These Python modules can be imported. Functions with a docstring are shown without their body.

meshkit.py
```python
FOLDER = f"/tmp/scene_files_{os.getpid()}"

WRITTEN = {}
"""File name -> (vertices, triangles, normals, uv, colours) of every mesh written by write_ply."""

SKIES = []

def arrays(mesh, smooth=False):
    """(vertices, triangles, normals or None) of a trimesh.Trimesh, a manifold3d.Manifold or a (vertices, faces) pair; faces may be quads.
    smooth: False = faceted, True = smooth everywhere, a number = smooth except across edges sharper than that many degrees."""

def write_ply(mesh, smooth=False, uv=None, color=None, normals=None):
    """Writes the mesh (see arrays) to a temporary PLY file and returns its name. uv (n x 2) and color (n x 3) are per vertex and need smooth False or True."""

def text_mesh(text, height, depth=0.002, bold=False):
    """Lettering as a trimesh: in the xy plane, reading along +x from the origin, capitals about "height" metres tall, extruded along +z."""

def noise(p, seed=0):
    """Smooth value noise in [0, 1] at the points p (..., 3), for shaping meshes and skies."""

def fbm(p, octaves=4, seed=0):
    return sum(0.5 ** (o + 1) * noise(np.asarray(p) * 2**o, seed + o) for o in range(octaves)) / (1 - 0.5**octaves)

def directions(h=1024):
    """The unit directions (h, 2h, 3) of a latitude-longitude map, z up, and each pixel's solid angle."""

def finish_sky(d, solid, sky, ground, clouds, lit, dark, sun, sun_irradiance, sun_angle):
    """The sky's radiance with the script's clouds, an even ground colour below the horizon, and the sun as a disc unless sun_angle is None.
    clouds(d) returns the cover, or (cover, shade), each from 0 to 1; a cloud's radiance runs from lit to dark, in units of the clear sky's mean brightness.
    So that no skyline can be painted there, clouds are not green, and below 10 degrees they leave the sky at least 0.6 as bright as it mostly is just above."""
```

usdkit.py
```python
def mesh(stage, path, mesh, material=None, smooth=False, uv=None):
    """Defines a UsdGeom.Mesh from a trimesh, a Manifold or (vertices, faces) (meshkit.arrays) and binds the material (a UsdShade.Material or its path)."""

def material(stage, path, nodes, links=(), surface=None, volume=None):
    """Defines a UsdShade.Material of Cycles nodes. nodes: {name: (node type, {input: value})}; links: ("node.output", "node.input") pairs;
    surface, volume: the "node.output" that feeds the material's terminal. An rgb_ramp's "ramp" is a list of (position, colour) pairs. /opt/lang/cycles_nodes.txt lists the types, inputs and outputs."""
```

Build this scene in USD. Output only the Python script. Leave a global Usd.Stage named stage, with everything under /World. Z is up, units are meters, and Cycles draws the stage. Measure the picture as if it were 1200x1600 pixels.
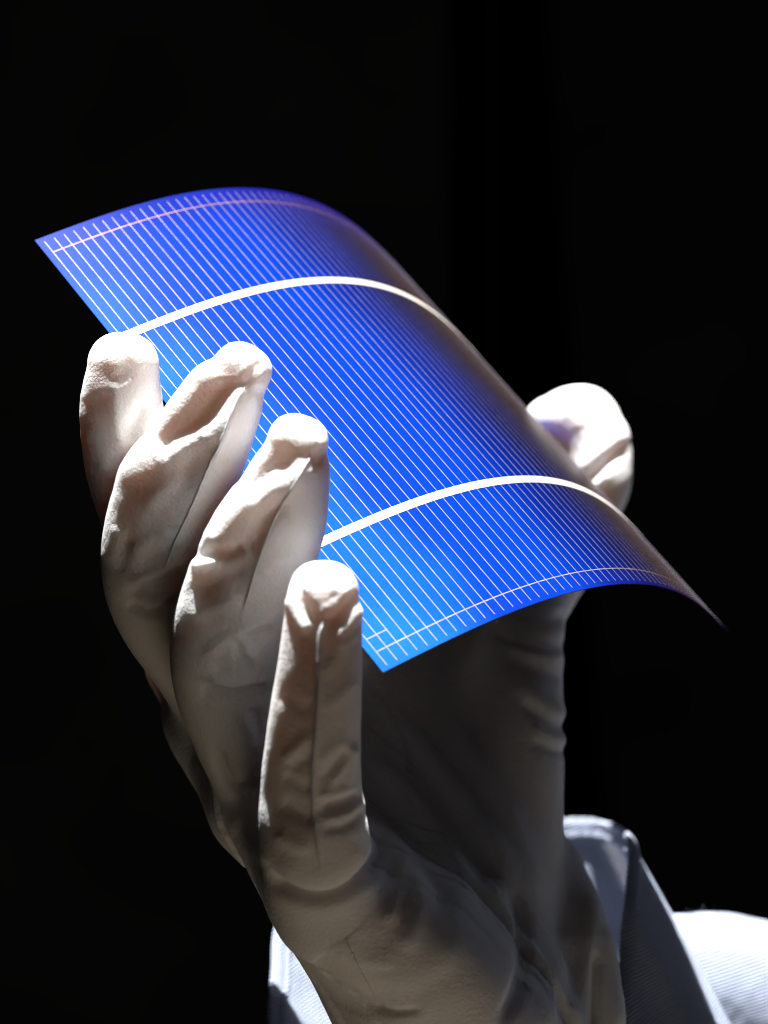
import math, numpy as np, trimesh, usdkit, meshkit
from scipy.spatial import cKDTree
from scipy import sparse
from pxr import Usd, UsdGeom, UsdLux, UsdShade, Gf, Sdf, Vt

stage = Usd.Stage.CreateInMemory()
UsdGeom.SetStageUpAxis(stage, UsdGeom.Tokens.z); UsdGeom.SetStageMetersPerUnit(stage, 1.0)
world = UsdGeom.Xform.Define(stage, '/World'); stage.SetDefaultPrim(world.GetPrim())
UsdGeom.Scope.Define(stage, '/World/Looks')

# ---------------------------------------------------------------- camera
CAM_H = 1.45                      # height of the lens above the floor
FPX = 3888.8                      # focal length, in pixels of a 1200 x 1600 picture
def W(p):                         # measured points (x right, y down, z away from the lens) -> world (z up)
    p = np.asarray(p, float)
    return np.stack([p[..., 0], p[..., 2], CAM_H - p[..., 1]], -1)
def at(px, py, z):                # the point seen at a pixel of the 1200 x 1600 photograph, z metres away
    return np.array([(px - 600) * z / FPX, (py - 800) * z / FPX, z])
cam = UsdGeom.Camera.Define(stage, '/World/camera')
cam.CreateHorizontalApertureAttr(36.0); cam.CreateVerticalApertureAttr(48.0)
cam.CreateFocalLengthAttr(36.0 * FPX / 1200)
cam.CreateFStopAttr(16.0); cam.CreateFocusDistanceAttr(0.485)
cam.CreateClippingRangeAttr(Gf.Vec2f(0.01, 100)); cam.CreateExposureAttr(0.0)
cam.AddTranslateOp().Set(Gf.Vec3d(0, 0, CAM_H)); cam.AddRotateXOp().Set(90.0)

# ---------------------------------------------------------------- light: one hard beam from overhead, weak fills
def aim(x, src, to):
    src, to = np.array(src, float), np.array(to, float)
    z = src - to; z /= np.linalg.norm(z)
    up = np.array([0, 1.0, 0]) if abs(z[2]) > .9 else np.array([0, 0, 1.0])
    xx = np.cross(up, z); xx /= np.linalg.norm(xx); yy = np.cross(z, xx)
    m = Gf.Matrix4d(*xx, 0, *yy, 0, *z, 0, *src, 1)
    UsdGeom.Xformable(x).AddTransformOp().Set(m)
HAND = W(at(640, 900, .50))
sun = UsdLux.DistantLight.Define(stage, '/World/beam')
sun.CreateIntensityAttr(4.8); sun.CreateAngleAttr(0.8); sun.CreateColorAttr(Gf.Vec3f(1, .985, .97))
sun.CreateNormalizeAttr(True)
L_DIR = np.array([-.07, -.04, .99])            # towards the light (world)
aim(sun.GetPrim(), HAND + L_DIR, HAND)
def rect(name, src, to, w, h, power, col):
    r = UsdLux.RectLight.Define(stage, '/World/' + name)
    r.CreateWidthAttr(w); r.CreateHeightAttr(h); r.CreateIntensityAttr(power); r.CreateColorAttr(Gf.Vec3f(*col)); r.CreateNormalizeAttr(True)
    aim(r.GetPrim(), src, to)
rect('warm_fill', HAND + [.05, -.125, -.29], HAND + [0, 0, -.06], .14, .14, .040, (1, .82, .60))
rect('sleeve_fill', HAND + [.42, -.14, -.28], HAND + [.06, 0, -.09], .2, .2, .021, (.80, .86, 1))
rect('side_fill', HAND + [-.9, -.45, -.1], HAND, .5, .5, .014, (1, .93, .88))
rect('cool_fill', HAND + [.9, .75, .10], HAND, .4, .4, .25, (.66, .74, 1))

# ---------------------------------------------------------------- helpers
def tag(prim, label=None, category=None, group=None, kind=None):
    for k, v in (('label', label), ('category', category), ('group', group), ('kind', kind)):
        if v: prim.SetCustomDataByKey(k, v)
    return prim
used = {}
def path(parent, name):
    k = (parent, name); n = used.get(k, 0); used[k] = n + 1
    return f'{parent}/{name}' + (f'_{n:03d}' if n else '')
def obj(name, mesh, mat, parent='/World', smooth=False):
    p = path(parent, name)
    usdkit.mesh(stage, p, mesh, mat, smooth)
    return p
def thing(name, label, cat):
    p = path('/World', name)
    UsdGeom.Xform.Define(stage, p); tag(stage.GetPrimAtPath(p), label, cat)
    return p
def mat(name, nodes, links, surface='p.BSDF'):
    return usdkit.material(stage, '/World/Looks/' + name, nodes, links, surface=surface)

# ---------------------------------------------------------------- materials
M = {}
# the anti-reflection film: bright blue seen square on, navy and then brownish towards grazing angles
M['wafer'] = mat('blue_silicon', {
    'tc': ('texture_coordinate', {}),
    'n': ('noise_texture', {'scale': 2600.0, 'detail': 3.0}),
    'n2': ('noise_texture', {'scale': 45.0, 'detail': 5.0}),
    'lw': ('layer_weight', {'blend': .5}),
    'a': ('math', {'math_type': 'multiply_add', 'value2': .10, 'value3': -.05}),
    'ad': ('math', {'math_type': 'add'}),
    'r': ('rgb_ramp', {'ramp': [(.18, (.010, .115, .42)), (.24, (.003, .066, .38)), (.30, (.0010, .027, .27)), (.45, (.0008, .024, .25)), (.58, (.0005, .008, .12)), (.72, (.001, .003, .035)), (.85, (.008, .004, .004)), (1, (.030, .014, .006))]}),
    'sp': ('separate_xyz', {}), 'va': ('math', {'math_type': 'multiply_add', 'value2': .10, 'value3': -.05}), 'vs': ('math', {'math_type': 'add'}),
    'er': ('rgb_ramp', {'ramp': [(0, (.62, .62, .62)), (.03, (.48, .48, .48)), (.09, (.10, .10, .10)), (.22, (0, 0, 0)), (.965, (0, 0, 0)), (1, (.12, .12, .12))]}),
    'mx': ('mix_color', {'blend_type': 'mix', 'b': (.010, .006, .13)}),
    'n3': ('noise_texture', {'scale': 4200.0, 'detail': 2.0}), 'gr': ('rgb_ramp', {'ramp': [(.25, (.78, .78, .78)), (.75, (1.18, 1.18, 1.18))]}), 'mg': ('mix_color', {'blend_type': 'multiply', 'fac': 1.0}),
    'b': ('bump', {'strength': .3, 'distance': .00004}),
    'p': ('principled_bsdf', {'metallic': .03, 'roughness': .36, 'specular_ior_level': .035, 'specular_tint': (.15, .35, .9)})},
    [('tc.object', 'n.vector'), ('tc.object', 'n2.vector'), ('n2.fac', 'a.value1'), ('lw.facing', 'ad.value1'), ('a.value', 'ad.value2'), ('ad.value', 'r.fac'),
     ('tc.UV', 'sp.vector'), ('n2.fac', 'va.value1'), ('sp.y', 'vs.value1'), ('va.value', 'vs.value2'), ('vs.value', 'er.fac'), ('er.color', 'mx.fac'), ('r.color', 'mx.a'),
     ('tc.object', 'n3.vector'), ('n3.fac', 'gr.fac'), ('mx.result', 'mg.a'), ('gr.color', 'mg.b'), ('mg.result', 'p.base_color'), ('n.fac', 'b.height'), ('b.normal', 'p.normal')])
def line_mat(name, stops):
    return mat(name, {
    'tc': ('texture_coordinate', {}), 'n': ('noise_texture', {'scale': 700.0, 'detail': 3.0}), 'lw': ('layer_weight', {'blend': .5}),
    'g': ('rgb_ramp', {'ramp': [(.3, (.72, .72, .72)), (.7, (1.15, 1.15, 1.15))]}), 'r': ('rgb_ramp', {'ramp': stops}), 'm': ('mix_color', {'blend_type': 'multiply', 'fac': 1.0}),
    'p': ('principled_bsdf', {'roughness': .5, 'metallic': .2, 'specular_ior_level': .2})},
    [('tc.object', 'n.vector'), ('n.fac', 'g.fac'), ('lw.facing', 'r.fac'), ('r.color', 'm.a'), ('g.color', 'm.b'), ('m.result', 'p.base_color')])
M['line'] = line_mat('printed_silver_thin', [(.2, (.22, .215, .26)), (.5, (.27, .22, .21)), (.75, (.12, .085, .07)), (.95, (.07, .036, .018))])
M['tarnish'] = line_mat('tarnished_silver_thin', [(.2, (.34, .17, .16)), (.5, (.30, .15, .10)), (.8, (.16, .08, .04))])
M['silver'] = mat('printed_silver', {
    'tc': ('texture_coordinate', {}), 'n': ('noise_texture', {'scale': 3000.0, 'detail': 2.0}),
    'r': ('rgb_ramp', {'ramp': [(0.3, (.55, .49, .45)), (.7, (.68, .61, .56))]}),
    'p': ('principled_bsdf', {'roughness': .5, 'metallic': .25})},
    [('tc.object', 'n.vector'), ('n.fac', 'r.fac'), ('r.color', 'p.base_color')])
M['back'] = mat('back_contact_grey', {
    'tc': ('texture_coordinate', {}), 'n': ('noise_texture', {'scale': 900.0, 'detail': 3.0}),
    'r': ('rgb_ramp', {'ramp': [(0.3, (.020, .020, .022)), (.7, (.03, .03, .032))]}),
    'p': ('principled_bsdf', {'roughness': .6})},
    [('tc.object', 'n.vector'), ('n.fac', 'r.fac'), ('r.color', 'p.base_color')])
M['glove'] = mat('white_glove_fabric', {
    'tc': ('texture_coordinate', {}),
    'n': ('noise_texture', {'scale': 1350.0, 'detail': 2.5, 'roughness': .65}),
    'n2': ('noise_texture', {'scale': 260.0, 'detail': 3.0}),
    'm': ('mix_float', {'fac': .35}),
    'b': ('bump', {'strength': .8, 'distance': .00042}),
    'p': ('principled_bsdf', {'base_color': (.74, .715, .70), 'roughness': .85, 'specular_ior_level': .25, 'sheen_weight': .12, 'sheen_roughness': .4,
        'subsurface_weight': .30, 'subsurface_scale': .0013, 'subsurface_radius': (1.0, .62, .5)})},
    [('tc.object', 'n.vector'), ('tc.object', 'n2.vector'), ('n.fac', 'm.a'), ('n2.fac', 'm.b'), ('m.result', 'b.height'), ('b.normal', 'p.normal')])
M['cotton'] = mat('white_coat_twill', {
    'tc': ('texture_coordinate', {}),
    'mp': ('mapping', {'rotation': (0, .25, .2), 'scale': (1, 1, 1)}),
    'w': ('wave_texture', {'wave_type': 'bands', 'bands_direction': 'z', 'scale': 420.0, 'distortion': .6, 'detail': 2.0, 'detail_scale': 3.0}),
    'b': ('bump', {'strength': 1.0, 'distance': .001}),
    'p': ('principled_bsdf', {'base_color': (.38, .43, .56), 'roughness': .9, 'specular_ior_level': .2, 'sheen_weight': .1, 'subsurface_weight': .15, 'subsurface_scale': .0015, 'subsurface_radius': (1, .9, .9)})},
    [('tc.object', 'mp.vector'), ('mp.vector', 'w.vector'), ('w.fac', 'b.height'), ('b.normal', 'p.normal')])
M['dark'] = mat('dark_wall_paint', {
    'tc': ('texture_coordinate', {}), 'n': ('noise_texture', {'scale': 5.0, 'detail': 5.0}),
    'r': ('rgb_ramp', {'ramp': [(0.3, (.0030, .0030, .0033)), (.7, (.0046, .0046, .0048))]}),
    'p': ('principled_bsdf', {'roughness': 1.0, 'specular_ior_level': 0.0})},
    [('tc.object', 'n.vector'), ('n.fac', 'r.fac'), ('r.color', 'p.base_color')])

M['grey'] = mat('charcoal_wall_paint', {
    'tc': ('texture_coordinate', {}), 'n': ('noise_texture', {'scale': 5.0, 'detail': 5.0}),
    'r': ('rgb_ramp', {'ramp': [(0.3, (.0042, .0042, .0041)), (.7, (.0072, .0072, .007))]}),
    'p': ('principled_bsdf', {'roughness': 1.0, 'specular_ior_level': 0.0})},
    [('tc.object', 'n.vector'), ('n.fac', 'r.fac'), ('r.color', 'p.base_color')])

# ---------------------------------------------------------------- the dark room behind
wall = trimesh.creation.box((3.0, .05, 3.2)); wall.apply_translation((-1.5 + .06, 2.4, 1.6))
tag(stage.GetPrimAtPath(obj('wall', wall, M['grey'])), kind='structure')
recess = trimesh.creation.box((3.0, .05, 3.2)); recess.apply_translation((1.5 + .105, 2.9, 1.6))
tag(stage.GetPrimAtPath(obj('wall', recess, M['dark'])), kind='structure')
post = trimesh.creation.box((.05, .5, 3.2)); post.apply_translation((.0825, 2.65, 1.6))
tag(stage.GetPrimAtPath(obj('wall', post, M['dark'])), kind='structure')

# ---------------------------------------------------------------- solar cell: a bent 125 mm wafer (a bent sheet: straight along v, curved along s)
SIDE = .125
C_P = np.array([-0.07182005, -0.05589442, 0.51185788])
C_R = np.array([[0.80787165, 0.13725677, 0.57315267], [-0.37701921, -0.62712093, 0.68159802], [0.45298997, -0.76673328, -0.45488478]])
S_ = np.linspace(0, 1, 500)
K_ = np.polynomial.polynomial.polyval(S_, [0.06800046, -7.29242933, 7.89509802, 2.44175001, -3.06546432])
TH = np.concatenate([[0], np.cumsum((K_[1:] + K_[:-1]) / 2 * np.diff(S_))])
PX = np.concatenate([[0], np.cumsum((np.cos(TH[1:]) + np.cos(TH[:-1])) / 2 * np.diff(S_))]) * SIDE
PZ = np.concatenate([[0], np.cumsum((np.sin(TH[1:]) + np.sin(TH[:-1])) / 2 * np.diff(S_))]) * SIDE
def cell(s, v, h=0.0):            # s across, v along the straight rulings (0 far, SIDE near), h above the sheet
    s, v = np.broadcast_arrays(np.asarray(s, float), np.asarray(v, float))
    x, z, t = (np.interp(s, S_ * SIDE, a) for a in (PX, PZ, TH))
    loc = np.stack([x - np.sin(t) * h, z + np.cos(t) * h, v], -1)
    return C_P + loc @ C_R.T
def slab(s, v, h0, h1):           # a closed thin slab following the sheet over the grid s x v
    ss, vv = np.meshgrid(s, v, indexing='ij'); ns, nv = ss.shape
    a, b = W(cell(ss, vv, h1)).reshape(-1, 3), W(cell(ss, vv, h0)).reshape(-1, 3)
    i = np.arange(ns * nv).reshape(ns, nv); o = ns * nv; q = []
    g = np.stack([i[:-1, :-1], i[1:, :-1], i[1:, 1:], i[:-1, 1:]], -1).reshape(-1, 4)
    q.append(g); q.append(g[:, ::-1] + o)
    for e in (i[0], i[-1][::-1], i[:, 0][::-1], i[:, -1]):
        q.append(np.stack([e[:-1], e[1:], e[1:] + o, e[:-1] + o], -1))
    q = np.vstack(q)
    m = trimesh.Trimesh(np.vstack([a, b]), np.vstack([q[:, [0, 1, 2]], q[:, [0, 2, 3]]]), process=False)
    if m.volume < 0: m.invert()
    return m
sc = thing('solar_cell', 'thin blue solar cell bent in an arch, with silver grid lines and two bars', 'solar cell')
SV = np.meshgrid(np.linspace(0, 1, 161), np.linspace(0, 1, 60), indexing='ij'); SV = np.stack([SV[0].ravel(), SV[1].ravel()], 1)
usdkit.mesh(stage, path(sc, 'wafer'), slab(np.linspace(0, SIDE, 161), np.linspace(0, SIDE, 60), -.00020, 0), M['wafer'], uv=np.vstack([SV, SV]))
obj('back_contact', slab(np.linspace(.0004, SIDE - .0004, 161), np.linspace(.0004, SIDE - .0004, 30), -.00024, -.00019), M['back'], sc, smooth=40)
PITCH, MARG, HL = .0023064, .00157, .000022
for vb in (.03148, .09439):
    obj('busbar', slab(np.linspace(.0009, SIDE - .0009, 121), np.linspace(vb - .00096, vb + .00096, 3), -.00001, .00007), M['silver'], sc, smooth=40)
nl = 0
while MARG + PITCH * nl < SIDE - .0012:
    s = MARG + PITCH * nl; nl += 1
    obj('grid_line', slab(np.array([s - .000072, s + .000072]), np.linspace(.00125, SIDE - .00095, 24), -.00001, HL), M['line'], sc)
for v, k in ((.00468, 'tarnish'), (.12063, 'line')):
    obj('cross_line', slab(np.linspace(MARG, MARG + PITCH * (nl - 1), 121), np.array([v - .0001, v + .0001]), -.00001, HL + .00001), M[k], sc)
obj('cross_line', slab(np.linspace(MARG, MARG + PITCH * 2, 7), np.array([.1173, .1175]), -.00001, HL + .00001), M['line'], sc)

# ---------------------------------------------------------------- gloved hand: one continuous surface from tapered, bent tubes
def spline(P, n):
    P = np.asarray(P, float); m = len(P); t = np.linspace(0, m - 1, n)
    i = np.clip(t.astype(int), 0, m - 2); f = (t - i)[:, None]
    g = lambda k: P[np.clip(k, 0, m - 1)]
    a, b, c, d = g(i - 1), g(i), g(i + 1), g(i + 2)
    a = np.where((i == 0)[:, None], 2 * b - c, a); d = np.where((i == m - 2)[:, None], 2 * c - b, d)
    return .5 * ((2 * b) + (-a + c) * f + (2 * a - 5 * b + 4 * c - d) * f**2 + (-a + 3 * b - 3 * c + d) * f**3)
class Tube:
    # stations: pixel x, y; distance (mm); half width across the picture (pixels); half depth (mm)
    def __init__(self, st, n=2.3, cap=None, steps=220):
        st = np.array(st, float); z = st[:, 2] / 1000
        c = np.stack([(st[:, 0] - 600) * z / FPX, (st[:, 1] - 800) * z / FPX, z], -1)
        q = spline(np.hstack([c, (st[:, 3] * z / FPX)[:, None], (st[:, 4] / 1000)[:, None]]), steps)
        self.c, self.a, self.b, self.n = q[:, :3], q[:, 3], q[:, 4], n
        T = np.gradient(self.c, axis=0); T /= np.linalg.norm(T, axis=1, keepdims=True); self.T = T
        U = np.cross(T, [0, 0, 1.0]); U /= np.linalg.norm(U, axis=1, keepdims=True); self.U = U; self.V = np.cross(U, T)
        self.cap = np.minimum(self.a, self.b) if cap is None else np.full(steps, cap)
        self.tree = cKDTree(self.c); self.r = max(self.a.max(), self.b.max())
    def box(self, m): r = self.r + m; return self.c.min(0) - r, self.c.max(0) + r
    def __call__(self, p):
        d, i = self.tree.query(p, workers=-1, eps=.02)
        e = p - self.c[i]; n = self.n
        u = np.abs((e * self.U[i]).sum(1)) / self.a[i]; v = np.abs((e * self.V[i]).sum(1)) / self.b[i]; w = np.abs((e * self.T[i]).sum(1)) / self.cap[i]
        q = (u**n + v**n + w**n) ** (1 / n)
        return (q - 1) * np.where(q > 1e-6, d / np.maximum(q, 1e-6), self.a[i]).clip(.3 * np.minimum(self.a[i], self.b[i]), 2 * self.r)
TUBES = {
 'palm': [Tube([(490,1325,474,84,10.5),(506,1385,474,86,12),(552,1436,476,92,14),(638,1487,482,110,17),(715,1592,492,124,20),(790,1760,505,140,22)]),
          Tube([(345,1140,517,62,11),(420,1230,515,75,13),(548,1380,508,95,16),(690,1600,508,130,18),(780,1760,515,140,20)]),
          Tube([(300,1040,532,70,11),(440,1200,534,95,13),(600,1390,530,120,16),(740,1600,525,130,18),(800,1760,528,140,20)]),
          Tube([(420,1270,495,62,11),(500,1360,492,85,13),(620,1490,496,110,16),(720,1640,503,120,18)]),
          Tube([(640,985,556,110,13),(640,1120,545,120,14),(680,1300,528,140,17),(740,1480,518,130,20),(790,1700,520,130,20)]),
           Tube([(338,1120,517,40,9),(354,1195,512,28,9),(392,1262,504,34,10)])],
 'thumb': [Tube([(790,1620,530,90,18),(775,1480,532,106,20),(772,1330,535,108,20),(782,1180,540,98,18),(798,1060,548,80,16),(820,960,562,62,13),(868,880,580,58,11.5),(920,805,581,46,10.5),(930,735,585,51,10),(910,668,594,57,9)]),
           Tube([(880,1370,540,34,10),(885,1450,533,62,13),(880,1560,526,88,15),(890,1720,522,100,16)]),
           Tube([(868,662,583,34,8),(898,712,583,44,9),(925,748,583,46,9.5)]),
           Tube([(925,690,587,52,9),(900,662,588,52,9),(866,660,583,34,8)], n=2.0)],
 'index': [Tube([(192,575,483,56,7.5),(190,620,484,63,8),(194,690,487,67,8.5),(216,780,493,68,8.5),(250,870,503,60,9),(284,960,518,54,9.5),(322,1050,533,54,10.5)])],
 'middle': [Tube([(376,583,469,46,7),(354,620,470,60,8),(308,705,473,78,9),(262,790,478,86,9.5),(243,880,484,84,9.5),(252,960,493,68,9.5),(305,1050,506,60,10),(352,1135,518,62,11)], n=2.5)],
 'ring': [Tube([(464,697,459,48,7),(454,735,460,63,8),(424,820,463,85,9),(386,910,467,92,9.5),(360,990,472,92,9.5),(352,1060,479,82,9.5),(372,1140,488,72,10),(404,1220,497,68,11)], n=2.5)],
 'pinky': [Tube([(505,934,446,56,7),(504,975,447,61,7.6),(498,1060,449,68,8.2),(490,1150,453,74,8.8),(486,1230,458,80,9.5),(488,1285,460,86,10.5),(494,1340,465,87,11.5),(508,1400,472,84,12)])],
}
BLEND = {'palm': .014, 'thumb': .006, 'index': .002, 'middle': .002, 'ring': .0018, 'pinky': .0040}
def smin(a, b, k):
    h = np.maximum(k - np.abs(a - b), 0) / k
    return np.minimum(a, b) - h * h * k * .25
def hand_field(step):
    lo = np.min([t.box(.003)[0] for ts in TUBES.values() for t in ts], 0)
    hi = np.max([t.box(.003)[1] for ts in TUBES.values() for t in ts], 0)
    hi[1] = min(hi[1], .118)
    n = np.ceil((hi - lo) / step).astype(int) + 1
    F = np.full(n, .02, np.float32); ax = [lo[k] + step * np.arange(n[k]) for k in range(3)]
    for name, ts in TUBES.items():
        for t in ts:
            a, b = t.box(.006)
            i0 = np.clip(np.floor((a - lo) / step).astype(int), 0, n - 1); i1 = np.clip(np.ceil((b - lo) / step).astype(int) + 1, 1, n)
            sl = tuple(slice(i0[k], i1[k]) for k in range(3))
            g = np.stack(np.meshgrid(*(ax[k][sl[k]] for k in range(3)), indexing='ij'), -1)
            sh = g.shape[:3]; g = g.reshape(-1, 3)
            d8 = t.tree.query(g, workers=-1, eps=.3, distance_upper_bound=t.r + .006)[0]
            near = np.isfinite(d8); f = np.full(len(g), .02, np.float32); f[near] = t(g[near])
            F[sl] = smin(F[sl], f.reshape(sh), BLEND[name])
    return F, lo
def surface_nets(F, lo, step):
    s = F < 0; c = np.zeros(tuple(np.array(F.shape) - 1), np.uint8)
    for i, j, k in np.ndindex(2, 2, 2):
        c += s[i:F.shape[0] - 1 + i, j:F.shape[1] - 1 + j, k:F.shape[2] - 1 + k]
    act = np.argwhere((c > 0) & (c < 8)); idx = np.full(c.shape, -1, np.int32); idx[tuple(act.T)] = np.arange(len(act))
    off = np.array(list(np.ndindex(2, 2, 2))); val = np.stack([F[tuple((act + o).T)] for o in off], 1)
    acc = np.zeros((len(act), 3)); cnt = np.zeros(len(act))
    for a in range(8):
        for b in range(a + 1, 8):
            if np.abs(off[a] - off[b]).sum() != 1: continue
            x = (val[:, a] < 0) != (val[:, b] < 0); t = val[:, a] / np.where(x, val[:, a] - val[:, b], 1)
            acc += np.where(x[:, None], off[a] + t[:, None] * (off[b] - off[a]), 0); cnt += x
    V = lo + step * (act + acc / cnt[:, None]); Q = []
    for ax in range(3):
        u, w = [(1, 2), (2, 0), (0, 1)][ax]
        A = np.moveaxis(s, (ax, u, w), (0, 1, 2)); I = np.moveaxis(idx, (ax, u, w), (0, 1, 2))
        e = A[:-1, 1:-1, 1:-1] != A[1:, 1:-1, 1:-1]; fl = A[:-1, 1:-1, 1:-1][e]; p = np.argwhere(e)
        q = np.stack([I[p[:, 0], p[:, 1] + a, p[:, 2] + b] for a, b in ((0, 0), (1, 0), (1, 1), (0, 1))], 1)
        q[~fl] = q[~fl][:, ::-1]; Q.append(q)
    Q = np.vstack(Q)
    return V, np.vstack([Q[:, [0, 1, 2]], Q[:, [0, 2, 3]]])
def relax(V, F, it, lam=.5, mu=-.53):
    n = len(V); e = np.vstack([F[:, [0, 1]], F[:, [1, 2]], F[:, [2, 0]]]); e = np.vstack([e, e[:, ::-1]])
    A = sparse.csr_matrix((np.ones(len(e)), (e[:, 0], e[:, 1])), (n, n)); A.data[:] = 1
    D = 1 / np.asarray(A.sum(1)).ravel().clip(1)
    for k in range(it):
        for m in (lam, mu):
            V = V + m * (A @ V * D[:, None] - V)
    return V
def split(V, F):
    e = np.sort(np.vstack([F[:, [0, 1]], F[:, [1, 2]], F[:, [2, 0]]]), 1)
    key = e[:, 0].astype(np.int64) * len(V) + e[:, 1]; u, inv = np.unique(key, return_inverse=True)
    mid = (V[u // len(V)] + V[u % len(V)]) / 2; m = len(V) + inv.reshape(3, -1)
    a, b, c = F.T; ab, bc, ca = m
    return np.vstack([V, mid]), np.vstack([np.stack(x, 1) for x in ((a, ab, ca), (ab, b, bc), (ca, bc, c), (ab, bc, ca))])
def normals(V, F):
    n = np.zeros_like(V); f = np.cross(V[F[:, 1]] - V[F[:, 0]], V[F[:, 2]] - V[F[:, 0]])
    for k in range(3): 
        for j in range(3): n[:, j] += np.bincount(F[:, k], f[:, j], len(V))
    return n / np.linalg.norm(n, axis=1, keepdims=True).clip(1e-20)
STEP = .0007
Fd, lo = hand_field(STEP)
V, F = surface_nets(Fd, lo, STEP); del Fd
V = relax(V, F, 3)
V, F = split(V, F); V = relax(V, F, 2)
N = normals(V, F)
if trimesh.Trimesh(V, F, process=False).volume < 0: F = F[:, ::-1]; N = -N
lab = np.argmin(np.stack([np.min([t(V) for t in ts], 0) for ts in TUBES.values()], 1), 1)
LAB = {k: i for i, k in enumerate(TUBES)}
print('hand', len(V), len(F), trimesh.Trimesh(V, F, process=False).is_watertight)
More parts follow.
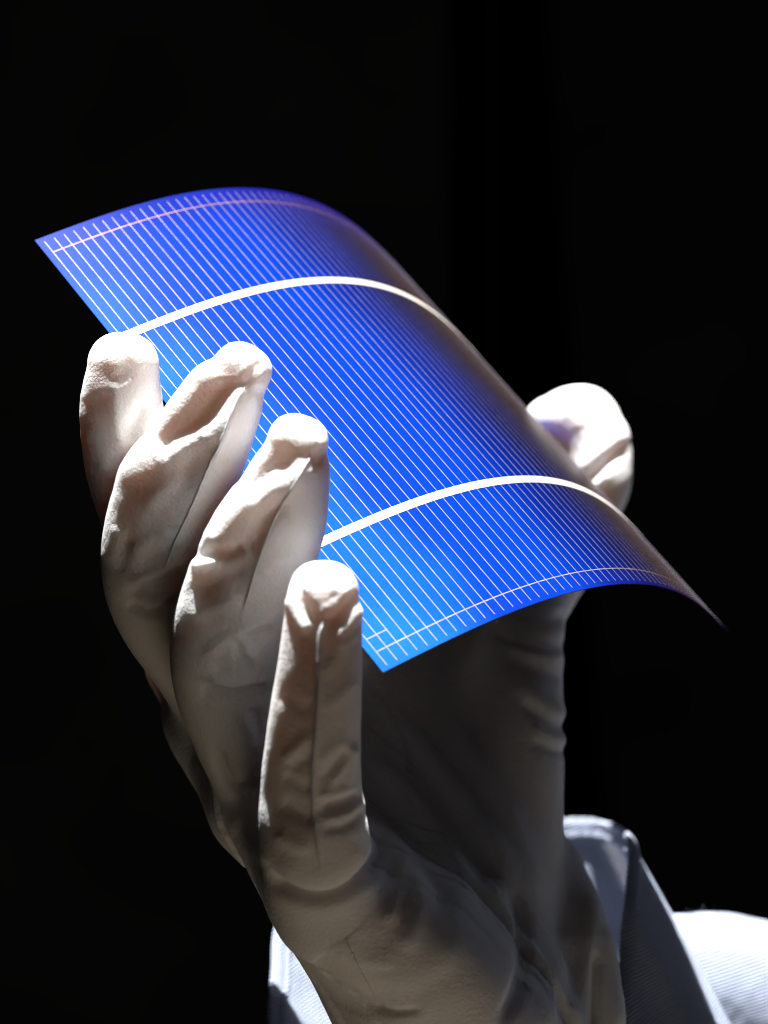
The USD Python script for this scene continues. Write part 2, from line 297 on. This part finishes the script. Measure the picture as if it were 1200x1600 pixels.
# folds, seams and creases of the fabric: (part, pixel path, height mm, half width px, kind)   g ridge/valley, r roof-like edge, s step (raised on the left of the path)
FOLDS = [
 # pinky
 ('pinky', [(508,950),(500,985),(498,1060),(494,1130),(489,1200),(489,1260),(494,1310),(504,1372)], .9, 26, 'r'),
 ('pinky', [(506,965),(499,1000),(498,1060),(494,1130),(489,1200),(489,1260),(494,1310),(504,1372)], .40, 3, 'g'),
 ('pinky', [(450,930),(464,962),(482,990)], .8, 7, 'g'), ('pinky', [(464,895),(474,938),(494,968)], -.8, 8, 'g'),
 ('pinky', [(566,945),(545,975),(520,1000)], .7, 7, 'g'), ('pinky', [(560,925),(533,950),(512,975)], -.75, 8, 'g'),
 ('pinky', [(470,900),(495,950),(505,960)], .6, 7, 'g'), ('pinky', [(505,960),(525,945),(552,918)], .6, 7, 'g'),
 ('pinky', [(520,928),(526,938)], -.4, 5, 'g'),
 ('pinky palm', [(416,1356),(438,1386),(475,1402),(514,1403),(553,1385),(588,1345),(600,1310)], -2.6, 7, 'g'),
 ('pinky', [(430,1340),(470,1368),(510,1372),(548,1350),(568,1316)], .7, 16, 'g'),
 ('pinky', [(494,1244),(530,1237),(558,1230)], .8, 6, 'g'), ('pinky', [(500,1262),(540,1252),(562,1238)], -.8, 7, 'g'),
 ('pinky', [(500,1280),(540,1272),(570,1250)], .6, 6, 'g'), ('pinky', [(500,1294),(540,1290),(578,1262)], -.6, 6, 'g'),
 ('pinky', [(515,1230),(540,1190),(556,1160)], .8, 5, 'g'), ('pinky', [(500,1222),(520,1200),(545,1170)], -.7, 7, 'g'),
 ('pinky', [(543,1230),(551,1195),(556,1165)], .6, 4, 'g'), ('pinky', [(496,1192),(520,1172),(548,1158)], .5, 9, 'g'),
 ('pinky', [(442,1192),(465,1168),(488,1145)], .6, 8, 'g'), ('pinky', [(440,1212),(465,1226),(487,1236)], -.6, 7, 'g'),
 ('pinky', [(440,1250),(465,1272),(492,1286)], -.5, 8, 'g'), ('pinky', [(450,1205),(470,1190),(488,1188)], -.6, 8, 'g'),
 ('pinky', [(520,1010),(545,1000),(562,985)], .4, 6, 'g'), ('pinky', [(505,1060),(530,1020),(545,1005)], .4, 9, 'g'),
 # ring
 ('ring', [(462,724),(430,728),(400,752),(378,776)], -1.8, 16, 'g'),
 ('ring', [(470,722),(460,744),(420,766),(380,795),(345,840),(330,860)], 1.1, 16, 'g'),
 ('ring', [(455,780),(425,800),(398,840),(380,862)], -1.0, 12, 'g'),
 ('ring', [(488,700),(470,740),(440,790),(425,820),(401,886),(378,965)], 1.1, 22, 'r'),
 ('ring', [(296,873),(328,864),(356,861),(380,850)], -1.2, 7, 'g'), ('ring', [(298,884),(325,880),(345,876)], 1.0, 6, 'g'),
 ('ring', [(480,655),(496,672),(510,690)], -.4, 5, 'g'), ('ring', [(500,700),(508,705),(514,712)], -.4, 6, 'g'), ('ring', [(485,705),(496,718),(505,722)], -.6, 7, 'g'),
 ('ring', [(440,958),(400,975),(371,989),(340,1008),(317,1030)], .6, 7, 'g'), ('ring', [(430,985),(395,998),(360,1012)], -.8, 8, 'g'),
 ('ring', [(372,990),(385,1015),(402,1030)], .6, 5, 'g'), ('ring', [(360,1010),(362,1045),(364,1080)], .2, 3, 'g'),
 ('ring', [(310,1072),(335,1084),(362,1088),(395,1083),(425,1074)], -1.5, 8, 'g'), ('ring', [(318,1062),(345,1066),(365,1072),(395,1066),(420,1062)], .8, 6, 'g'),
 ('ring', [(318,1094),(350,1104),(380,1106),(415,1094)], .4, 8, 'g'), ('ring', [(330,1050),(360,1048),(400,1038)], -.7, 7, 'g'),
 ('ring', [(378,1110),(390,1140),(398,1175)], .9, 7, 'g'), ('ring', [(392,1105),(405,1130),(410,1160)], -1.0, 7, 'g'),
 ('ring palm', [(338,1170),(350,1210),(372,1232),(405,1228)], -2.2, 6, 'g'),
 ('ring', [(300,905),(320,930),(330,980)], -.5, 16, 'g'),
 # middle
 ('middle', [(350,588),(346,615),(305,658),(262,688),(235,706)], -2.0, 18, 'g'),
 ('middle', [(345,552),(290,596),(235,655),(205,715),(185,775)], 1.0, 13, 'g'),
 ('middle', [(386,596),(365,618),(345,662),(310,688),(277,700),(240,724)], 1.0, 15, 'g'),
 ('middle', [(398,590),(368,632),(345,690),(326,728),(300,790),(272,850),(258,890)], 1.2, 20, 'r'),
 ('middle', [(365,640),(350,680),(332,722)], .4, 3, 'g'),
 ('middle', [(408,562),(396,582),(384,600)], -.7, 6, 'g'), ('middle', [(400,605),(412,622),(416,640)], -.5, 5, 'g'),
 ('middle', [(330,690),(300,720),(270,770)], -.8, 14, 'g'),
 ('middle', [(298,870),(254,891),(197,915)], .9, 6, 'g'), ('middle', [(290,895),(240,915),(195,935)], -.8, 7, 'g'),
 ('middle', [(285,915),(255,938),(232,955)], .7, 5, 'g'), ('middle', [(288,930),(262,945),(240,962)], -1.0, 5, 'g'),
 ('middle', [(192,942),(225,956),(262,958),(285,950)], -1.6, 6, 'g'), ('middle', [(205,915),(230,930),(250,925)], -.7, 6, 'g'),
 ('middle', [(188,822),(180,850),(172,880)], .45, 9, 'g'), ('middle', [(200,830),(190,870),(185,900)], -.6, 8, 'g'),
 ('middle', [(258,970),(270,1000),(282,1030)], .5, 6, 'g'),
 # index
 ('index', [(182,585),(181,630),(183,665),(195,710)], 1.1, 24, 'r'), ('index', [(150,610),(158,650),(165,710)], -.5, 16, 'g'),
 ('index', [(232,625),(212,660),(200,690)], -1.0, 10, 'g'), ('index', [(250,630),(235,665),(215,700)], .8, 8, 'g'),
 ('index', [(165,548),(178,565),(182,585)], .25, 8, 'g'), ('index', [(208,560),(196,578),(186,595)], -.25, 8, 'g'), ('index', [(128,610),(128,640),(130,660)], .25, 9, 'g'),
 ('middle', [(225,800),(250,770),(290,740)], .5, 9, 'g'), ('middle', [(200,870),(235,845),(275,830)], .45, 8, 'g'), ('middle', [(215,885),(250,868),(280,850)], -.45, 7, 'g'),
 ('ring', [(300,930),(340,905),(385,890)], -.5, 9, 'g'), ('ring', [(290,970),(335,950),(380,930)], .5, 9, 'g'), ('ring', [(405,900),(430,880),(470,870)], .4, 9, 'g'),
 ('pinky', [(435,1080),(460,1100),(490,1110)], -.4, 9, 'g'), ('pinky', [(505,1110),(535,1085),(560,1060)], .4, 8, 'g'), ('pinky', [(430,1300),(455,1318),(490,1325)], .5, 8, 'g'),
 ('index', [(150,720),(180,735),(215,730)], .5, 9, 'g'), ('index', [(160,760),(190,770),(215,760)], -.5, 8, 'g'),
 ('palm', [(500,1470),(560,1460),(640,1425)], .25, 13, 'g'), ('palm', [(600,1540),(660,1520),(730,1470)], .25, 15, 'g'), ('palm', [(560,1560),(640,1555),(720,1520)], -.25, 14, 'g'),
 # thumb
 ('thumb', [(905,760),(925,742),(950,718),(982,694)], -1.8, 7, 'g'), ('thumb', [(900,742),(925,722),(950,700),(980,672)], 1.0, 9, 'g'),
 ('thumb', [(955,650),(962,662),(958,672)], -.9, 6, 'g'), ('thumb', [(930,672),(945,682),(955,680)], -.6, 6, 'g'),
 ('thumb', [(835,650),(870,690),(900,725),(918,750)], -.3, 12, 'g'), ('thumb', [(915,770),(935,752),(952,742)], .8, 6, 'g'),
 ('thumb', [(905,620),(915,628),(930,626)], -.4, 5, 'g'), ('thumb', [(880,640),(900,655),(905,672)], .4, 8, 'g'),
 # heel of the hand and palm
 ('palm', [(508,1396),(530,1440),(552,1490),(572,1530)], .25, 3, 'g'), ('palm', [(520,1492),(560,1508),(625,1514)], .5, 5, 's'),
 ('palm', [(580,1572),(615,1582),(660,1578)], -.8, 4, 'g'), ('palm', [(470,1470),(530,1540),(600,1585)], -.5, 12, 'g'),
 ('palm thumb', [(800,1380),(815,1430),(820,1490),(812,1545),(775,1610)], -1.6, 9, 'g'),
 ('palm thumb', [(900,1440),(875,1500),(860,1560),(850,1620)], .7, 14, 'g'), ('palm thumb', [(926,1385),(922,1460),(905,1560),(895,1640)], .9, 11, 'g'),
 ('palm thumb', [(930,1480),(931,1550),(930,1620)], -1.2, 6, 'g'), ('palm thumb', [(945,1440),(965,1520),(968,1620)], .9, 8, 'g'),
 ('palm thumb', [(572,1180),(640,1240),(700,1330),(745,1430)], 1.2, 11, 'g'), ('palm thumb', [(575,1220),(625,1280),(680,1370),(700,1440)], -1.2, 12, 'g'),
 ('palm thumb', [(600,1100),(680,1190),(760,1300),(812,1410)], 1.2, 12, 'g'), ('palm thumb', [(690,1110),(760,1210),(820,1330),(850,1420)], 1.0, 14, 'g'),
 ('palm thumb', [(650,1190),(720,1290),(770,1390)], -1.0, 12, 'g'),
 ('palm', [(630,1330),(622,1390),(600,1450)], .9, 10, 'g'), ('palm', [(650,1360),(650,1430),(630,1490)], .8, 12, 'g'),
 
 # base of the thumb: bunched fabric along the right outline
 ('thumb palm', [(885,948),(845,950),(800,942)], 0.54, 7, 'g'), ('thumb palm', [(885,968),(845,966),(790,955)], -0.96, 6, 'g'), ('thumb palm', [(885,990),(840,985),(780,968)], 0.72, 9, 'g'),
 ('thumb palm', [(885,1013),(830,1008),(770,990)], -1.08, 5, 'g'), ('thumb palm', [(885,1030),(840,1024),(790,1010)], 0.54, 8, 'g'), ('thumb palm', [(885,1060),(835,1045),(790,1025)], -0.48, 8, 'g'),
 ('thumb palm', [(890,1120),(850,1100),(800,1060)], 0.72, 10, 'g'), ('thumb palm', [(890,1140),(850,1128),(815,1095)], -0.84, 6, 'g'), ('thumb palm', [(890,1158),(860,1150),(830,1130)], 0.60, 8, 'g'),
 ('thumb palm', [(890,1176),(860,1170),(830,1160)], -0.54, 6, 'g'),
]
px = np.stack([600 + FPX * V[:, 0] / V[:, 2], 800 + FPX * V[:, 1] / V[:, 2]], 1)
def fold(names, pts, amp, w, kind):
    P = spline(pts, 40); wt = np.clip((-N[:, 2] + .25) / .4, 0, 1); lo_, hi_ = P.min(0) - 4 * w, P.max(0) + 4 * w
    k = np.flatnonzero((wt > 0) & np.isin(lab, [LAB[n] for n in names.split()]) & (px > lo_).all(1) & (px < hi_).all(1))
    if not len(k): return
    d, i = cKDTree(spline(pts, 400)).query(px[k]); Q = spline(pts, 400); t = i / 399.0
    tap = np.clip(np.minimum(t, 1 - t) / .18, 0, 1); tap = .15 + .85 * tap * tap * (3 - 2 * tap)
    end = (i == 0) | (i == 399); x = d / w
    if kind == 'g': f = np.exp(-x * x * .5)
    elif kind == 'r': f = np.exp(-x) - .35 * np.exp(-(x * .4) ** 2)
    else:
        T = np.gradient(Q, axis=0)[i]; e = px[k] - Q[i]; sd = np.sign(T[:, 0] * e[:, 1] - T[:, 1] * e[:, 0]) * x
        f = (.5 - .5 * np.tanh(sd)) * np.exp(-(x / 5) ** 2)
    D[k] += amp / 1000 * f * tap * wt[k]
D = np.zeros(len(V))
for f_ in FOLDS: fold(*f_)
e_ = np.vstack([F[:, [0, 1]], F[:, [1, 2]], F[:, [2, 0]]]); e_ = np.vstack([e_, e_[:, ::-1]]); A_ = sparse.csr_matrix((np.ones(len(e_)), (e_[:, 0], e_[:, 1])), (len(V),) * 2); A_.data[:] = 1
dg = 1 / np.asarray(A_.sum(1)).ravel()
for _ in range(4): D = .5 * D + .5 * dg * (A_ @ D)
D += .00045 * (meshkit.fbm(V * 110, 3, 5) - .5) + .00007 * (meshkit.fbm(V * np.array([420, 300, 420]), 3, 9) - .5)
V = V + N * D[:, None]; V = relax(V, F, 1)
# the fabric gives way where the wafer presses into it
gs, gv = np.meshgrid(np.linspace(0, SIDE, 180), np.linspace(0, SIDE, 180)); CP = cell(gs.ravel(), gv.ravel()); 


person = thing('person', 'left hand in white fabric glove gripping the blue cell, wrist in white coat sleeve', 'person')
Vw = W(V)
gl = obj('gloved_hand', (Vw, F[:, ::-1]) if trimesh.Trimesh(Vw, F, process=False).volume < 0 else (Vw, F), M['glove'], person, smooth=True)
# raised seams of the glove, sewn along the fingers
def seam(part, pts, r=.00030):
    Q = spline(pts, 160); k = np.flatnonzero(np.isin(lab, [LAB[n] for n in part.split()]) & (N2[:, 2] < .1)); t = cKDTree(px2[k]); C = []
    for q in Q:
        c = k[t.query_ball_point(q, 5.0)]
        if len(c): C.append(V[c[V[c, 2] < V[c, 2].min() + .004]].mean(0))
    C = np.array(C)
    for _ in range(4): C[1:-1] = .5 * C[1:-1] + .25 * (C[:-2] + C[2:])
    C = C - np.array([0, 0, r * .5]); T = np.gradient(C, axis=0); T /= np.linalg.norm(T, axis=1, keepdims=True).clip(1e-9)
    A = np.cross(T, [0, 0, 1.0]); A /= np.linalg.norm(A, axis=1, keepdims=True); B = np.cross(A, T); m = 8; a = np.linspace(0, 2 * np.pi, m, endpoint=False)
    rr = r * np.clip(np.minimum(np.arange(len(C)), np.arange(len(C))[::-1]) / 12, .15, 1)
    P = (C[:, None] + rr[:, None, None] * (A[:, None] * np.cos(a)[None, :, None] + B[:, None] * np.sin(a)[None, :, None])).reshape(-1, 3); n = len(C)
    i = np.arange(n * m).reshape(n, m); j = np.roll(i, -1, 1); q = np.stack([i[:-1], i[1:], j[1:], j[:-1]], -1).reshape(-1, 4)
    f = np.vstack([q[:, [0, 1, 2]], q[:, [0, 2, 3]]]); f = np.vstack([f] + [[[e[0], e[x], e[x + 1]] for x in range(1, m - 1)] for e in (i[0], i[-1][::-1])])
    mesh = trimesh.Trimesh(W(P), f, process=False)
    if mesh.volume < 0: mesh.invert()
    obj('seam', mesh, M['glove'], gl, smooth=True)
N2 = normals(V, F); px2 = np.stack([600 + FPX * V[:, 0] / V[:, 2], 800 + FPX * V[:, 1] / V[:, 2]], 1)
seam('pinky', [(506,962),(499,1000),(498,1060),(494,1130),(489,1200),(489,1260),(494,1310),(503,1368)])
seam('ring', [(488,705),(470,740),(440,790),(425,820),(401,886),(378,962)], .00022)
seam('middle', [(384,602),(366,636),(345,690),(326,728),(300,790),(272,850),(258,888)], .00024)
seam('palm', [(532,1448),(540,1466),(552,1492),(572,1530),(600,1580)], .00012)

# ---------------------------------------------------------------- coat sleeve: wide open cuff round the wrist, sleeve behind it
def loop(P, n):
    P = np.asarray(P, float); m = len(P); t = np.linspace(0, m, n, endpoint=False); i = t.astype(int); f = (t - i)[:, None]
    a, b, c, d = P[(i - 1) % m], P[i % m], P[(i + 1) % m], P[(i + 2) % m]
    return .5 * ((2 * b) + (-a + c) * f + (2 * a - 5 * b + 4 * c - d) * f**2 + (-a + 3 * b - 3 * c + d) * f**3)
def shell(R, th, fold_amp=.0, seed=0):        # R: rings x points x 3, open tube -> closed shell of thickness th
    nr, m = R.shape[:2]
    du = np.gradient(R, axis=0); dv = np.roll(R, -1, 1) - np.roll(R, 1, 1); n = np.cross(du, dv); n /= np.linalg.norm(n, axis=2, keepdims=True)
    c = R.mean(1, keepdims=True)
    if ((R - c) * n).sum() < 0: n = -n
    if fold_amp: R = R + n * (fold_amp * (meshkit.fbm(R * 55, 3, seed) - .5) + fold_amp * .35 * (meshkit.fbm(R * 190, 2, seed + 3) - .5))[..., None]
    O, I = R, R - n * th; base = nr * m; i = np.arange(base).reshape(nr, m); j = np.roll(i, -1, 1)
    q = [np.stack([i[:-1], j[:-1], j[1:], i[1:]], -1).reshape(-1, 4)]; q.append(q[0][:, ::-1] + base)
    q.append(np.stack([i[0], i[0] + base, j[0] + base, j[0]], -1)); q.append(np.stack([i[-1], j[-1], j[-1] + base, i[-1] + base], -1))
    q = np.vstack(q); m_ = trimesh.Trimesh(np.vstack([O.reshape(-1, 3), I.reshape(-1, 3)]), np.vstack([q[:, [0, 1, 2]], q[:, [0, 2, 3]]]), process=False)
    if m_.volume < 0: m_.invert()
    return m_
RIM = np.array([at(x, y, z) for x, y, z in [(452,1437,.566),(560,1380,.58),(690,1335,.592),(800,1305,.612),(885,1293,.620),(952,1297,.616),(988,1320,.568),(988,1400,.544),(980,1500,.534),(973,1620,.52),(930,1760,.505),(800,1830,.50),(640,1830,.50),(500,1760,.515),(435,1640,.535),(434,1530,.552)]])
rim = loop(RIM, 300); AX = np.array([.50, .85, .08]); AX /= np.linalg.norm(AX)
rings = []
for t in np.concatenate([[0, .0006, .0015], np.linspace(.003, .085, 90)]):
    c = rim.mean(0); k = 1 - .035 * math.exp(-t / .0012) - 1.2 * t * .5
    rings.append(c + AX * t + (rim - c) * k)
cuff = shell(np.array(rings), .0012, .0016, 4); cuff.vertices = W(cuff.vertices)
SL = spline([(at(985,1590,.590)[0], at(985,1590,.590)[1], .590, .020, .020), (*at(1060,1600,.592), .026, .022), (*at(1150,1640,.600), .031, .028), (*at(1300,1760,.62), .036, .033), (*at(1480,1900,.64), .038, .036)], 120)
ph = np.linspace(0, 2 * np.pi, 260, endpoint=False); T_ = np.gradient(SL[:, :3], axis=0); T_ /= np.linalg.norm(T_, axis=1, keepdims=True)
U_ = np.cross(T_, [0, 0, 1.0]); U_ /= np.linalg.norm(U_, axis=1, keepdims=True); V_ = np.cross(U_, T_)
R_ = SL[:, None, :3] + U_[:, None] * (SL[:, 3, None] * np.sign(np.cos(ph)) * np.abs(np.cos(ph)) ** .7)[..., None] + V_[:, None] * (SL[:, 4, None] * np.sign(np.sin(ph)) * np.abs(np.sin(ph)) ** .7)[..., None]
slv = shell(R_, .0012, .0020, 7); slv.vertices = W(slv.vertices)
HR = .0011; hem_T = np.roll(rim, -1, 0) - np.roll(rim, 1, 0); hem_T /= np.linalg.norm(hem_T, axis=1, keepdims=True)
hu = np.cross(hem_T, AX); hu /= np.linalg.norm(hu, axis=1, keepdims=True); hv = np.cross(hem_T, hu); a_ = np.linspace(0, 2 * np.pi, 14, endpoint=False)
hp = rim[:, None] + hu[:, None] * (HR * np.cos(a_))[None, :, None] + hv[:, None] * (2.2 * HR * np.sin(a_))[None, :, None]
hi_ = np.arange(300 * 14).reshape(300, 14); hj = np.roll(hi_, -1, 0); hk = np.roll(hi_, -1, 1); hl = np.roll(hj, -1, 1)
hq = np.stack([hi_, hj, hl, hk], -1).reshape(-1, 4); hem = trimesh.Trimesh(W(hp.reshape(-1, 3)), np.vstack([hq[:, [0, 1, 2]], hq[:, [0, 2, 3]]]), process=False)
if hem.volume < 0: hem.invert()
sp = obj('coat_sleeve', slv, M['cotton'], person, smooth=50)
obj('cuff', cuff, M['cotton'], sp, smooth=50)
obj('hem', hem, M['cotton'], sp, smooth=True)

# loose fibres standing off the cloth
rng = np.random.default_rng(11); HP, HC = [], []
for m_, n_ in ((cuff, 2600), (slv, 1600)):
    m_.merge_vertices(); vi = rng.choice(len(m_.faces), n_); cpos = m_.triangles_center[vi]; nn = m_.face_normals[vi]
    for p_, d_ in zip(cpos, nn):
        l_ = rng.uniform(.0003, .0010); b_ = rng.normal(size=3) * .5
        HP += [p_, p_ + (d_ + b_ * .3) * l_ * .35, p_ + (d_ + b_ * .8) * l_ * .7, p_ + (d_ + b_ * 1.4) * l_]; HC.append(4)
hc = UsdGeom.BasisCurves.Define(stage, path(sp, 'lint'))
hc.CreateTypeAttr('cubic'); hc.CreateBasisAttr('catmullRom'); hc.CreateWrapAttr('pinned')
hc.CreatePointsAttr(Vt.Vec3fArray.FromNumpy(np.array(HP, np.float32))); hc.CreateCurveVertexCountsAttr(Vt.IntArray(HC))
hc.CreateWidthsAttr(Vt.FloatArray([.000022])); hc.SetWidthsInterpolation('constant')
UsdShade.MaterialBindingAPI.Apply(hc.GetPrim()).Bind(M['cotton']); tag(hc.GetPrim(), kind='stuff')
